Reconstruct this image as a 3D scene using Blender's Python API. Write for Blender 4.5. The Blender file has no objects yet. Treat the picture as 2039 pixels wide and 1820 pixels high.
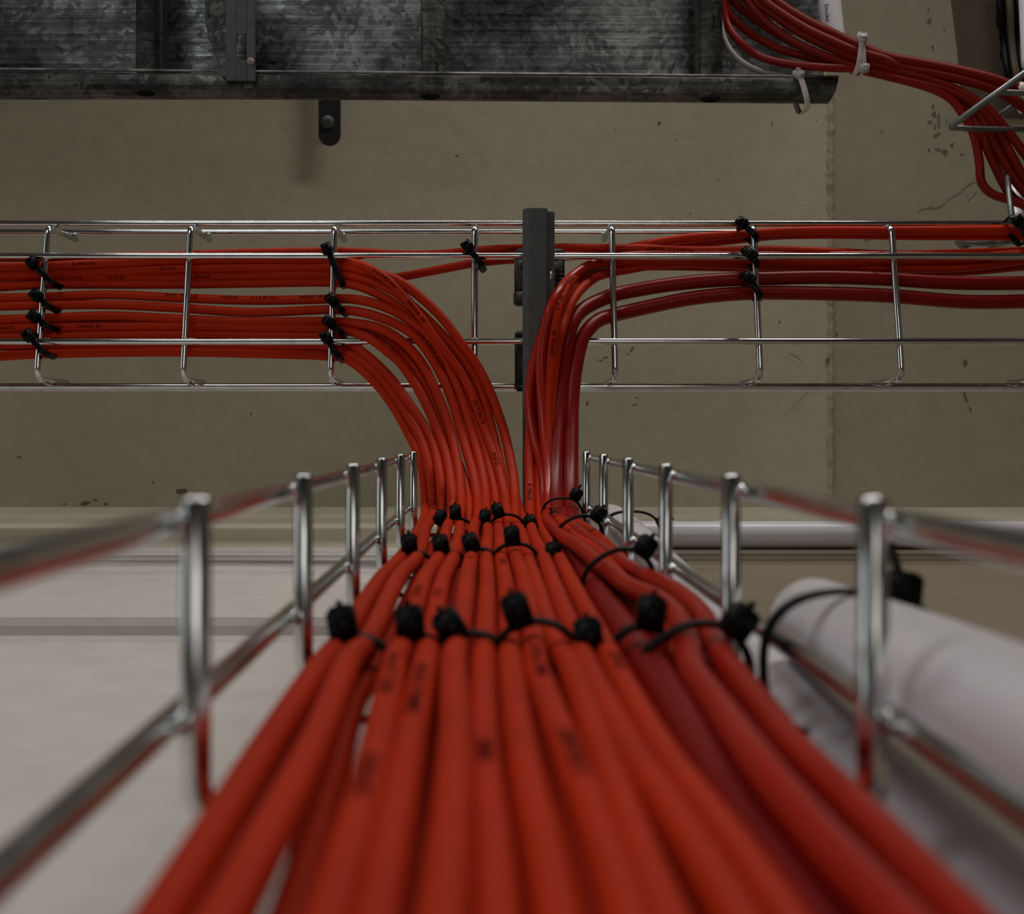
import bpy, bmesh, math, random
from mathutils import Vector, Matrix
random.seed(7)
C = bpy.context.scene.collection
F = 2200.0; ZC = 1.90           # focal length in pixels, camera height; "d" below = height above the camera
def S(px, py, d):
    return Vector(((px-972)*d/F, (py-868)*d/F, ZC+d))
def W(x, y, d):
    return Vector((x, y, ZC+d))

# ------------------------------------------------------------------ materials
def new_mat(name):
    m = bpy.data.materials.new(name); m.use_nodes = True
    nt = m.node_tree; b = nt.nodes['Principled BSDF']
    return m, nt, b
def N(nt, t, **kw):
    n = nt.nodes.new(t)
    for k, v in kw.items(): setattr(n, k, v)
    return n
def coords(nt, scale=(1,1,1)):
    g = N(nt, 'ShaderNodeNewGeometry'); mp = N(nt, 'ShaderNodeMapping')
    nt.links.new(g.outputs['Position'], mp.inputs['Vector'])
    mp.inputs['Scale'].default_value = scale
    return mp.outputs['Vector']
def noise(nt, vec, scale, detail=4, rough=.55):
    n = N(nt, 'ShaderNodeTexNoise'); n.inputs['Scale'].default_value = scale
    n.inputs['Detail'].default_value = detail; n.inputs['Roughness'].default_value = rough
    nt.links.new(vec, n.inputs['Vector']); return n.outputs['Fac']
def ramp(nt, fac, stops):
    r = N(nt, 'ShaderNodeValToRGB'); nt.links.new(fac, r.inputs['Fac'])
    e = r.color_ramp.elements
    while len(e) < len(stops): e.new(.5)
    for el, (p, c) in zip(e, stops):
        el.position = p; el.color = (*c, 1) if len(c) == 3 else c
    return r.outputs['Color']
def bump(nt, b, fac, strength, dist):
    bp = N(nt, 'ShaderNodeBump'); bp.inputs['Strength'].default_value = strength
    bp.inputs['Distance'].default_value = dist
    nt.links.new(fac, bp.inputs['Height']); nt.links.new(bp.outputs['Normal'], b.inputs['Normal'])
def simple(name, col, rough=.5, metal=0, var=.12, nscale=60, bumps=0, spec=.5, coat=0):
    m, nt, b = new_mat(name)
    v = coords(nt); f = noise(nt, v, nscale)
    lo = tuple(c*(1-var) for c in col); hi = tuple(min(1, c*(1+var)) for c in col)
    nt.links.new(ramp(nt, f, [(.3, lo), (.7, hi)]), b.inputs['Base Color'])
    b.inputs['Roughness'].default_value = rough; b.inputs['Metallic'].default_value = metal
    b.inputs['Specular IOR Level'].default_value = spec
    b.inputs['Coat Weight'].default_value = coat
    if bumps: bump(nt, b, f, bumps, .001)
    return m
def plaster(name, c1, c2, c3, spec=.2):
    m, nt, b = new_mat(name)
    v = coords(nt); f = noise(nt, v, 3.2, 6, .5); g = noise(nt, v, 45, 5, .6); h = noise(nt, v, 350, 3, .6)
    base = ramp(nt, f, [(.3, c1), (.5, c2), (.72, c3)])
    mx = N(nt, 'ShaderNodeMix', data_type='RGBA', blend_type='MULTIPLY'); mx.inputs[0].default_value = 1
    nt.links.new(base, mx.inputs[6]); nt.links.new(ramp(nt, g, [(.25, (.90, .90, .90)), (.6, (1, 1, 1))]), mx.inputs[7])
    nt.links.new(mx.outputs[2], b.inputs['Base Color'])
    b.inputs['Roughness'].default_value = .85; b.inputs['Specular IOR Level'].default_value = spec
    ad = N(nt, 'ShaderNodeMath', operation='MULTIPLY_ADD'); ad.inputs[1].default_value = .25
    nt.links.new(h, ad.inputs[0]); nt.links.new(g, ad.inputs[2])
    bump(nt, b, ad.outputs[0], .35, .002)
    return m
M = {}
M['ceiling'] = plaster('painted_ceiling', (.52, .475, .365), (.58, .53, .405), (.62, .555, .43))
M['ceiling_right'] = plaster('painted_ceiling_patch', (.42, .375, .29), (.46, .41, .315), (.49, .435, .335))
M['brown'] = plaster('brown_shade', (.11, .085, .06), (.14, .11, .08), (.17, .13, .095))  # brown stands in for shade in the ceiling recess; also colours one cable
M['wall'] = plaster('white_wall', (.60, .555, .51), (.66, .61, .56), (.70, .65, .60))
M['tan'] = plaster('tan_wall_panel', (.21, .17, .12), (.24, .195, .14), (.27, .22, .16))
M['floor'] = plaster('grey_floor', (.16, .15, .15), (.19, .18, .18), (.22, .21, .21))
M['stain'] = simple('dark_stain', (.20, .17, .115), .9, spec=.1)
M['chip'] = simple('chipped_plaster', (.42, .36, .26), .9, spec=.1)
M['orange'] = simple('orange_red_jacket', (.47, .0225, .0012), .50, var=.10, nscale=30, spec=.13)
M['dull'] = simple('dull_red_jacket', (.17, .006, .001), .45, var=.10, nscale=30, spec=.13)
M['gloss'] = simple('glossy_orange_jacket', (.40, .014, .003), .28, var=.08, nscale=30, spec=.3)
M['red'] = simple('deep_red_jacket', (.22, .005, .003), .33, var=.06, nscale=30, spec=.2)
M['ink'] = simple('dark_print', (.030, .002, .003), .8, spec=.03)
M['black'] = simple('black_nylon', (.0022, .0022, .0026), .38, spec=.16)
M['white_nylon'] = simple('white_nylon', (.62, .57, .52), .4)
M['pvc'] = simple('white_pvc', (.86, .84, .87), .30, var=.04, nscale=20, coat=.15)
M['dark_steel'] = simple('dark_grey_bracket', (.085, .088, .085), .55, metal=.35, var=.15, nscale=120, bumps=.1)
M['dark_plastic'] = simple('dark_clamp', (.035, .032, .032), .45, metal=.2, var=.15, nscale=150, bumps=.15)
M['void'] = simple('cavity_shade', (.01, .008, .007), .9, spec=.1)  # black standing for the dark inside the recess and rung holes
M['whitewire'] = simple('pale_grey_jacket', (.35, .31, .28), .5)
# bright zinc wire
m, nt, b = new_mat('zinc_wire'); M['zinc'] = m
v = coords(nt); f = noise(nt, v, 90, 4)
nt.links.new(ramp(nt, f, [(.3, (.60, .62, .62)), (.7, (.80, .82, .81))]), b.inputs['Base Color'])
b.inputs['Metallic'].default_value = 1; b.inputs['Roughness'].default_value = .14
# galvanised sheet with spangle and rolling lines
def galv(name, lo, hi, rough=.45):
    m, nt, b = new_mat(name)
    v = coords(nt); vs = coords(nt, (1.0, 1.0, 1.0))
    n0 = N(nt, 'ShaderNodeTexNoise'); n0.inputs['Scale'].default_value = 22; n0.inputs['Detail'].default_value = 5
    nt.links.new(v, n0.inputs['Vector'])
    mixv = N(nt, 'ShaderNodeVectorMath', operation='MULTIPLY_ADD'); mixv.inputs[1].default_value = (.06, .06, .06)
    nt.links.new(n0.outputs['Color'], mixv.inputs[0]); nt.links.new(v, mixv.inputs[2])
    vo = N(nt, 'ShaderNodeTexVoronoi'); vo.inputs['Scale'].default_value = 150; nt.links.new(mixv.outputs[0], vo.inputs['Vector'])
    sp = N(nt, 'ShaderNodeSeparateColor'); nt.links.new(vo.outputs['Color'], sp.inputs[0])
    lines = noise(nt, coords(nt, (3, 260, 3)), 1.0, 3, .7)
    big = noise(nt, v, 9, 5, .6)
    a = N(nt, 'ShaderNodeMath', operation='MULTIPLY_ADD'); a.inputs[1].default_value = .12
    nt.links.new(sp.outputs[0], a.inputs[0])
    a2 = N(nt, 'ShaderNodeMath', operation='MULTIPLY_ADD'); a2.inputs[1].default_value = .34; nt.links.new(lines, a2.inputs[0])
    nt.links.new(a2.outputs[0], a.inputs[2])
    a3 = N(nt, 'ShaderNodeMath', operation='MULTIPLY'); a3.inputs[1].default_value = .80; nt.links.new(big, a3.inputs[0])
    nt.links.new(a3.outputs[0], a2.inputs[2])
    nt.links.new(ramp(nt, a.outputs[0], [(.45, lo), (.63, tuple(x+(y-x)*.28 for x, y in zip(lo, hi))), (.78, hi)]), b.inputs['Base Color'])
    b.inputs['Metallic'].default_value = .75
    nt.links.new(ramp(nt, sp.outputs[1], [(0, (rough-.12,)*3), (1, (rough+.15,)*3)]), b.inputs['Roughness'])
    bump(nt, b, a.outputs[0], .5, .0015)
    return m
M['galv'] = galv('galvanised_sheet', (.016, .017, .020), (.40, .42, .41), .38)
M['galv_rail'] = galv('weathered_galvanised', (.016, .015, .013), (.15, .145, .13), .42)
M['lip'] = simple('lit_zinc_edge', (.26, .245, .24), .45, metal=.5, var=.8, nscale=45)  # lighter zinc paints in the light caught along the rail lip
# ------------------------------------------------------------------ mesh helpers
def obj(name, bm, mat, parent=None, smooth=True, mods=None):
    me = bpy.data.meshes.new(name); bmesh.ops.recalc_face_normals(bm, faces=bm.faces)
    bm.to_mesh(me); bm.free()
    me.materials.append(mat)
    for p in me.polygons: p.use_smooth = smooth
    o = bpy.data.objects.new(name, me); C.objects.link(o)
    if parent is not None: o.parent = parent
    return o
def tag(o, label=None, cat=None, group=None, kind=None):
    if label: o['label'] = label
    if cat: o['category'] = cat
    if group: o['group'] = group
    if kind: o['kind'] = kind
    return o
def empty(name, label, cat, group=None):
    o = bpy.data.objects.new(name, None); C.objects.link(o); o.empty_display_size = .01
    return tag(o, label, cat, group)
def catmull(pts, step=.004, closed=False):
    P = [Vector(p) for p in pts]; n = len(P); out = []
    rng = range(n) if closed else range(n-1)
    for i in rng:
        p1, p2 = P[i], P[(i+1) % n]
        p0 = P[(i-1) % n] if (closed or i > 0) else p1*2-p2
        p3 = P[(i+2) % n] if (closed or i < n-2) else p2*2-p1
        k = max(1, int((p2-p1).length/step))
        # centripetal spline
        t0 = 0; t1 = t0+max(1e-5, (p1-p0).length**.5); t2 = t1+max(1e-5, (p2-p1).length**.5); t3 = t2+max(1e-5, (p3-p2).length**.5)
        for j in range(k):
            t = t1+(t2-t1)*j/k
            A1 = p0*((t1-t)/(t1-t0))+p1*((t-t0)/(t1-t0)); A2 = p1*((t2-t)/(t2-t1))+p2*((t-t1)/(t2-t1)); A3 = p2*((t3-t)/(t3-t2))+p3*((t-t2)/(t3-t2))
            B1 = A1*((t2-t)/(t2-t0))+A2*((t-t0)/(t2-t0)); B2 = A2*((t3-t)/(t3-t1))+A3*((t-t1)/(t3-t1))
            out.append(B1*((t2-t)/(t2-t1))+B2*((t-t1)/(t2-t1)))
    if not closed: out.append(P[-1])
    return out
def fillet(pts, r, seg=7):
    P = [Vector(p) for p in pts]; out = [P[0]]
    for i in range(1, len(P)-1):
        a, b, c = P[i-1], P[i], P[i+1]
        u = (a-b).normalized(); w = (c-b).normalized(); ang = u.angle(w)
        t = min(r/math.tan(ang/2), (a-b).length*.49, (c-b).length*.49)
        rr = t*math.tan(ang/2)
        cen = b+(u+w).normalized()*(rr/math.sin(ang/2))
        s, e = b+u*t-cen, b+w*t-cen
        for k in range(seg+1):
            q = s.slerp(e, k/seg) if s.length > 1e-9 else s
            out.append(cen+q.normalized()*rr)
    out.append(P[-1]); return out
def sweep(bm, path, r, sides=12, caps=True, rfun=None):
    T = []
    n = len(path)
    for i in range(n):
        a = path[max(0, i-1)]; b = path[min(n-1, i+1)]; T.append((b-a).normalized())
    ref = Vector((0, 0, 1)) if abs(T[0].z) < .9 else Vector((0, 1, 0))
    nrm = (ref-T[0]*ref.dot(T[0])).normalized(); rings = []
    for i in range(n):
        nrm = (nrm-T[i]*nrm.dot(T[i])).normalized(); bn = T[i].cross(nrm)
        rr = rfun(i/(n-1)) if rfun else r
        rings.append([bm.verts.new(path[i]+(nrm*math.cos(2*math.pi*k/sides)+bn*math.sin(2*math.pi*k/sides))*rr) for k in range(sides)])
    for i in range(n-1):
        for k in range(sides):
            bm.faces.new((rings[i][k], rings[i][(k+1) % sides], rings[i+1][(k+1) % sides], rings[i+1][k]))
    if caps:
        for ring, t, sg in ((rings[0], T[0], -1), (rings[-1], T[-1], 1)):
            rr = rfun(0 if sg < 0 else 1) if rfun else r
            c = sum((v.co for v in ring), Vector())/sides
            inner = [bm.verts.new(c+(v.co-c)*.72+t*sg*rr*.22) for v in ring]
            for k in range(sides):
                bm.faces.new((ring[k], ring[(k+1) % sides], inner[(k+1) % sides], inner[k]))
            bm.faces.new(inner)
def box(bm, lo, hi, bev=0, mat4=None):
    vs = [Vector((x, y, z)) for x in (lo[0], hi[0]) for y in (lo[1], hi[1]) for z in (lo[2], hi[2])]
    tmp = bmesh.new(); v = [tmp.verts.new(p) for p in vs]
    for f in ((0, 1, 3, 2), (4, 6, 7, 5), (0, 4, 5, 1), (2, 3, 7, 6), (0, 2, 6, 4), (1, 5, 7, 3)): tmp.faces.new([v[i] for i in f])
    if bev: bmesh.ops.bevel(tmp, geom=tmp.edges[:]+tmp.verts[:], offset=bev, segments=2, affect='EDGES')
    if mat4: bmesh.ops.transform(tmp, matrix=mat4, verts=tmp.verts[:])
    me = bpy.data.meshes.new('t'); tmp.to_mesh(me); tmp.free(); bm.from_mesh(me); bpy.data.meshes.remove(me)
def prism(bm, pts, off):
    """closed polygon of 3D points extruded by vector off"""
    a = [bm.verts.new(p) for p in pts]; b = [bm.verts.new(Vector(p)+Vector(off)) for p in pts]
    bm.faces.new(a); bm.faces.new(b[::-1]); n = len(a)
    for i in range(n): bm.faces.new((a[i], a[(i+1) % n], b[(i+1) % n], b[i]))
def tube_obj(name, pts, r, mat, parent=None, sides=14, rfun=None):
    bm = bmesh.new(); sweep(bm, pts, r, sides, True, rfun); return obj(name, bm, mat, parent)
# ------------------------------------------------------------------ printed text wrapped on a cable
def text_on(path, r, s_near, ref, text, size, parent, mat=None, flip=False, tilt=0.0, name='printed_text', off=.00022):
    cu = bpy.data.curves.new('t', 'FONT'); cu.body = text; cu.size = size; cu.align_x = 'CENTER'; cu.align_y = 'CENTER'
    cu.space_character = 1.15; cu.offset = size*.012; cu.resolution_u = 2
    to = bpy.data.objects.new('t', cu); C.objects.link(to)
    dg = bpy.context.evaluated_depsgraph_get(); dg.update()
    me = bpy.data.meshes.new_from_object(to.evaluated_get(dg)); bpy.data.objects.remove(to); bpy.data.curves.remove(cu)
    L = [0]
    for a, b in zip(path, path[1:]): L.append(L[-1]+(b-a).length)
    i0 = min(range(len(path)), key=lambda i: (path[i]-s_near).length); s0 = L[i0]; ref = Vector(ref).normalized()
    import bisect
    sg = -1 if flip else 1
    for v in me.vertices:
        s = s0+sg*v.co.x; i = max(0, min(len(path)-2, bisect.bisect(L, s)-1))
        t = (s-L[i])/max(1e-9, L[i+1]-L[i]); c = path[i].lerp(path[i+1], max(0, min(1, t)))
        a = path[max(0, i-1)]; b = path[min(len(path)-1, i+2)]; T = (b-a).normalized()
        n = (ref-T*ref.dot(T)).normalized(); B = n.cross(T)
        ph = sg*v.co.y/r+tilt
        v.co = c+(n*math.cos(ph)+B*math.sin(ph))*(r+off)
    me.materials.clear(); me.materials.append(mat or M['ink'])
    o = bpy.data.objects.new(name, me); C.objects.link(o); o.parent = parent
    o['label'] = 'dark printed lettering'
    return o
# ------------------------------------------------------------------ the setting
def struct(name, bm, mat, smooth=False): return tag(obj(name, bm, mat, None, smooth), kind='structure')
CD = 1.30
XS = (1655-972)*CD/F
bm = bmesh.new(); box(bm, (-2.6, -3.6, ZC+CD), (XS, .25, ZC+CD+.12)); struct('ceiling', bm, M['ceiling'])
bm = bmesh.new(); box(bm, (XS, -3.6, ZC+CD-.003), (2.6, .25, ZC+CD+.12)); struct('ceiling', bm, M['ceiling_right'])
# rough formwork joint between the two ceiling fields
bm = bmesh.new(); rows = []
n = 170
for i in range(n):
    y = -.62+i*(.72/n); w1 = .003+random.random()*.0045; w2 = .0015+random.random()*.004; h = .0015+random.random()*.0035
    z = ZC+CD-.003
    rows.append([bm.verts.new(p) for p in ((XS-w1, y, z+.004), (XS-w1*.4, y, z-h*.7), (XS+w2*.2, y, z-h), (XS+w2, y, z+.001))])
for a, b in zip(rows, rows[1:]):
    for k in range(3): bm.faces.new((a[k], a[k+1], b[k+1], b[k]))
struct('trim_1', bm, M['chip'], True)
# wall behind the tray: plaster profile with its ledges, run along x
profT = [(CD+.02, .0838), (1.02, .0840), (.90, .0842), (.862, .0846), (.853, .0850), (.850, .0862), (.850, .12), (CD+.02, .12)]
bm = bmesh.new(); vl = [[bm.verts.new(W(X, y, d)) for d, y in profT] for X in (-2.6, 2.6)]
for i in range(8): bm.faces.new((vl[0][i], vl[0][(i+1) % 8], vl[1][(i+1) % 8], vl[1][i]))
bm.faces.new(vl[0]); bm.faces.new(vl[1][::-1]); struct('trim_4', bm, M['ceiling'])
prof = [(CD+.02, .0870), (.86, .0870), (.845, .0855), (.722, .0855), (.717, .0862), (.712, .0855), (.698, .0855), (.6965, .0868), (.6935, .0882), (.688, .0887), (.5405, .0887), (.538, .0925), (.5365, .0970), (.532, .0996), (.523, .1014), (.508, .1022), (.45, .1025), (-ZC, .1025)]
bm = bmesh.new(); vl = []
for X in (-2.6, 2.6): vl.append([bm.verts.new(W(X, y, d)) for d, y in prof]+[bm.verts.new(W(X, .24, -ZC)), bm.verts.new(W(X, .24, CD+.02))])
k = len(vl[0])
for i in range(k): bm.faces.new((vl[0][i], vl[0][(i+1) % k], vl[1][(i+1) % k], vl[1][i]))
bm.faces.new(vl[0]); bm.faces.new(vl[1][::-1]); struct('wall_back', bm, M['wall'])
for nm, lo, hi in (('wall_left', (-2.7, -3.6, 0), (-2.6, .24, ZC+CD)), ('wall_right', (2.6, -3.6, 0), (2.7, .24, ZC+CD)), ('wall_front', (-2.6, -3.7, 0), (2.6, -3.6, ZC+CD))):
    bm = bmesh.new(); box(bm, lo, hi); struct(nm, bm, M['wall'])
bm = bmesh.new(); box(bm, (-2.7, -3.7, -.1), (2.7, .24, 0)); struct('floor', bm, M['floor'])
# brown strip and black slab paint a recess's shade at the ceiling's far right
bm = bmesh.new(); prism(bm, [S(1898, -60, CD-.003), S(1893, 0, CD-.003), S(1905, 95, CD-.003), S(1913, 190, CD-.003), S(2000, 235, CD-.003), S(2150, 240, CD-.003), S(2150, -60, CD-.003)], (0, 0, -.006)); struct('trim_2', bm, M['brown'])
bm = bmesh.new(); prism(bm, [S(1978, -60, CD-.009), S(1986, 20, CD-.009), S(1982, 45, CD-.009), S(1995, 70, CD-.009), S(1990, 110, CD-.009), S(2008, 150, CD-.009), S(2012, 200, CD-.009), S(2150, 230, CD-.009), S(2150, -60, CD-.009)], (0, 0, -.003)); struct('trim_3', bm, M['void'])
bm = bmesh.new(); box(bm, (.098, .0847, ZC-.9), (2.59, .110, ZC+.849), .001); struct('trim_5', bm, M['tan'])  # tan panel laid over the right part of the back wall
# blemishes on the ceiling
def blot(bm, px, py, rx, ry, d=CD-.0004, rot=0, n=11, ir=.45):
    c = bm.verts.new(S(px, py, d)); ring = []
    for i in range(n):
        a = 2*math.pi*i/n; q = 1-ir*random.random(); x = rx*q*math.cos(a); y = ry*q*math.sin(a)
        ring.append(bm.verts.new(S(px+x*math.cos(rot)-y*math.sin(rot), py+x*math.sin(rot)+y*math.cos(rot), d)))
    for i in range(n): bm.faces.new((c, ring[i], ring[(i+1) % n]))
bm = bmesh.new()
for px, py, rx, ry, rot in ((910, 310, 5, 2.5, .3), (1206, 712, 8, 2.5, -.4), (1196, 718, 6, 2, .2), (1258, 696, 9, 3, -1.1), (1250, 706, 4, 2, 0), (1170, 803, 3, 7, .3), (1264, 806, 9, 2, -.2), (1268, 792, 6, 1.5, .3),
    (500, 823, 2, 5, .3), (38, 910, 5, 3, 0), (170, 1002, 14, 5, -.2), (210, 1004, 6, 3, 0), (361, 978, 18, 7, .1), (128, 1004, 5, 2, 0), (304, 961, 3, 3, 0), (190, 996, 7, 3, .3), (1552, 642, 2, 5, .4), (1538, 247, 2, 5, .2), (1430, 359, 2, 3, 0), (1374, 426, 2, 3, 0), (1225, 258, 2, 2, 0), (1313, 245, 4, 5, .4), (1345, 278, 2, 2, 0)):
    blot(bm, px, py, rx, ry, rot=rot)
for i in range(26): blot(bm, random.uniform(40, 1640), random.choice((random.uniform(220, 420), random.uniform(790, 990))), random.uniform(.8, 2.2), random.uniform(.6, 1.5))
struct('ceiling_stains', bm, M['stain'])
bm = bmesh.new(); dr = CD-.0034
for px, py, rx, ry, rot in ((1922, 722, 6, 9, 0), (1922, 790, 5, 14, -.3), (1932, 815, 3, 8, -.3), (1851, 244, 6, 6, 0), (1865, 270, 12, 5, -.6), (1860, 228, 7, 8, 0), (1858, 212, 5, 6, 0), (1882, 303, 8, 9, .3), (1868, 298, 9, 4, .3), (1895, 290, 4, 8, .4), (1915, 308, 5, 4, 0), (1862, 252, 3, 12, 0), (1851, 42, 6, 9, .2), (1857, 95, 3, 8, 0), (1849, 20, 3, 5, 0), (1880, 60, 3, 3, 0),
    (1652, 254, 4, 4, 0), (1656, 460, 4, 8, 0), (1650, 300, 3, 5, 0), (1648, 720, 5, 10, 0), (1658, 700, 4, 9, 0), (1652, 742, 5, 5, 0), (1666, 665, 3, 5, 0), (1850, 300, 3, 9, 0), (1870, 240, 3, 20, 0), (1885, 240, 2, 10, 0), (1650, 600, 2, 4, 0), (1755, 262, 5, 2, 0)):
    blot(bm, px, py, rx, ry, dr, rot, ir=.6)
def crack(bm, pts, w, d):
    P = []
    for (x0, y0), (x1, y1) in zip(pts, pts[1:]):
        k = 6
        for j in range(k): P.append((x0+(x1-x0)*j/k+random.uniform(-1.5, 1.5), y0+(y1-y0)*j/k+random.uniform(-1.5, 1.5)))
    P.append(pts[-1]); rows = []
    for i, (x, y) in enumerate(P):
        ww = w*random.uniform(.4, 1)*(1 if 0 < i < len(P)-1 else .1)
        rows.append((bm.verts.new(S(x, y-ww, d)), bm.verts.new(S(x, y+ww, d))))
    for a, b in zip(rows, rows[1:]): bm.faces.new((a[0], a[1], b[1], b[0]))
crack(bm, [(1825, 421), (1845, 415), (1862, 416), (1880, 407), (1890, 396), (1910, 386), (1922, 374), (1945, 362)], 1.6, dr)
crack(bm, [(1925, 402), (1935, 392), (1945, 384)], 1.4, dr); crack(bm, [(1850, 416), (1857, 405)], 1, dr)
crack(bm, [(1560, 828), (1600, 790), (1640, 738)], .8, dr); crack(bm, [(1570, 705), (1590, 712), (1597, 722)], 1.2, dr)
struct('ceiling_cracks', bm, M['stain'])
# ------------------------------------------------------------------ wire basket trays
WR = .0024
def zinc_wire(name, pts, parent, r=WR): return tube_obj(name, pts, r, M['zinc'], parent, 12)
XL, XR, YT, YF = -.0455, .0598, .0100, .0615
tray = empty('wire_basket_tray', 'bright zinc wire tray rising up the wall, crammed with red cables', 'cable tray')
for x in (XL-.0042, XR+.0042):
    for y in (.0136, .0447): zinc_wire('side_wire', [W(x, y, -1.2), W(x, y, .2), W(x, y, .6765)], tray)
for x in (-.024, .008, .039): zinc_wire('floor_wire', [W(x, YF+.0042, -1.2), W(x, YF+.0042, .6765)], tray)
for k in range(-13, 6):
    d = .172+.1*k
    w = zinc_wire('cross_wire', fillet([W(XL, YT, d), W(XL, YF, d), W(XR, YF, d), W(XR, YT, d)], .008), tray)
for k in range(0, 6):
    d = .172+.1*k
    for x in (XL-.0021, XR+.0021):
        for y in (.0136, .0447):
            bm = bmesh.new(); bmesh.ops.create_uvsphere(bm, u_segments=10, v_segments=6, radius=.0019, matrix=Matrix.Translation((x, y, ZC+d)) @ Matrix.Diagonal((1, 1.1, 1.5, 1)))
            obj('weld_spot', bm, M['zinc'], tray)
tray2 = empty('wire_basket_tray', 'bright zinc wire tray running left to right under the ceiling', 'cable tray')
YA, YB, DA, DB = -.149, -.0393, .786, .766
def dbot(y): return DA+(DB-DA)*(y-YA)/(YB-YA)
for py, d in ((510, .7790), (680, .7672)): zinc_wire('floor_wire', [S(972, py, d)+Vector((x, 0, 0)) for x in (-1.4, 0, 1.4)], tray2)
for y, d in ((YA-.0042, .798), (YA-.0042, .832), (YB+.0042, .784), (YB+.0042, .815)): zinc_wire('side_wire', [W(x, y, d) for x in (-1.4, 0, 1.4)], tray2)
CXW = [-1.3135+.1*k for k in range(10)]+[ -.3129, -.2116, -.1093, -.0095, .088, .1887, .2868]+[.3868+.1*k for k in range(10)]
for x in CXW:
    y1, y2 = YA, YB
    zinc_wire('cross_wire', fillet([W(x, y1, .838), W(x, y1, DA), W(x, y2, DB), W(x, y2, .820)], .0075), tray2)
# ------------------------------------------------------------------ bracket arm with clamps
arm = empty('bracket_arm', 'dark grey steel channel arm crossing under the middle of the horizontal tray', 'bracket')
bm = bmesh.new(); xa, xb = .0237, .0400
prism(bm, [W(xa+.0006, -.1533, .7475), W(xa+.0030, -.1536, .7440), W(xb-.001, -.1530, .7440), W(xb, -.1500, .7450), W(xb, -.1500, .7545), W(xa, -.1533, .7545)], (0, .2375, 0)) if False else None
sec = [(xa, .7475), (xa+.0038, .7440), (xb-.0012, .7440), (xb, .7452), (xb, .7600), (xb-.0015, .7600), (xb-.0015, .7465), (xa+.0038, .7465), (xa+.0015, .7485), (xa+.0015, .7640), (xa, .7640)]
a = [bm.verts.new(W(x, -.1535+.02*(max(0, (x-xa-.002))*.35), d)) for x, d in sec]; b = [bm.verts.new(W(x, .0865, d)) for x, d in sec]
for i in range(len(sec)): bm.faces.new((a[i], a[(i+1) % len(sec)], b[(i+1) % len(sec)], b[i]))
bm.faces.new(a); bm.faces.new(b[::-1]); obj('channel', bm, M['dark_steel'], arm, False)
bm = bmesh.new(); box(bm, (xb-.001, -.1525, ZC+.7500), (.0452, .0865, ZC+.7640), .0006); obj('side_flange', bm, M['dark_steel'], arm, False)
bm = bmesh.new(); bmesh.ops.create_uvsphere(bm, u_segments=16, v_segments=10, radius=.0052, matrix=Matrix.Translation(S(1096, 546, .7530)) @ Matrix.Diagonal((.6, 1.3, .7, 1))); obj('bolt_head', bm, M['zinc'], arm)
cl = empty('tray_clamp', 'dark clamp block with embossed marks where arm meets the upper floor wire', 'clamp', None)
bm = bmesh.new(); box(bm, (.0187, -.1285, ZC+.7835), (.0300, -.0940, ZC+.7920), .0015); box(bm, (.0180, -.1020, ZC+.7790), (.0300, -.0925, ZC+.7920), .0015); box(bm, (.0300, -.1285, ZC+.7860), (.0545, -.1040, ZC+.7920), .0012); obj('clamp_body', bm, M['dark_plastic'], cl)
bm = bmesh.new(); box(bm, (.0187, -.1330, ZC+.7835), (.0545, -.1280, ZC+.7900), .0015); obj('clamp_lip', bm, M['dark_plastic'], cl)
for k in range(4):
    bm = bmesh.new(); box(bm, (.0480, -.1185+k*.0030, ZC+.7853), (.0535, -.1172+k*.0030, ZC+.7863), .0003); obj('embossed_ridge', bm, M['dark_plastic'], cl)
cl2 = empty('tray_clamp', 'dark smooth clamp block where arm meets the lower floor wire', 'clamp', None)
bm = bmesh.new(); box(bm, (.0187, -.0730, ZC+.7715), (.0300, -.0318, ZC+.7790), .0016); obj('clamp_body', bm, M['dark_plastic'], cl2)
bm = bmesh.new(); box(bm, (.0187, -.0370, ZC+.7690), (.0300, -.0312, ZC+.7790), .0014); obj('clamp_lip', bm, M['dark_plastic'], cl2)
bm = bmesh.new(); box(bm, (.0187, -.0735, ZC+.7700), (.0470, -.0690, ZC+.7780), .0014); obj('clamp_tab', bm, M['dark_plastic'], cl2)
# ------------------------------------------------------------------ cables of the two trays
RC, RT, RN = .0033, .0051, .0030
def dh(y): return .7797+(680-y)/170*.012
def lerp_tab(x, tab):
    if x <= tab[0][0]: return tab[0][1]
    for (a, va), (b, vb) in zip(tab, tab[1:]):
        if x <= b: return va+(vb-va)*(x-a)/(b-a)
    return tab[-1][1]
DY = [(600, .760), (720, .757), (767, .751), (812, .744), (862, .735), (900, .724), (950, .706), (985, .690), (1010, .672)]
def dleft(px, py, off):
    if px <= 668: return dh(py)+off
    a = lerp_tab(px, [(668, dh(min(py, 710))), (742, .7590), (800, .750), (1030, .60)])
    return max(lerp_tab(py, DY), a)+off*.8
VD = [.640, .57, .472, .37, .272, .2376, .17, .12, 0, -1.2]
def vert(x672, xmid, xnear, y, wob):
    out = []
    for d in VD:
        if d >= .472: x = x672+(xmid-x672)*(.672-d)/.2
        elif d >= .2376: x = xmid
        elif d >= .12: x = xmid+(xnear-xmid)*(.2376-d)/(.1176)
        else: x = xnear
        tie = d in (.472, .272)
        yy = y+(.0008 if tie else -.0018*wob)
        x += 0 if tie else .0009*math.sin(wob*3.1+d*23)
        out.append(W(x, yy, d))
    return out
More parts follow.
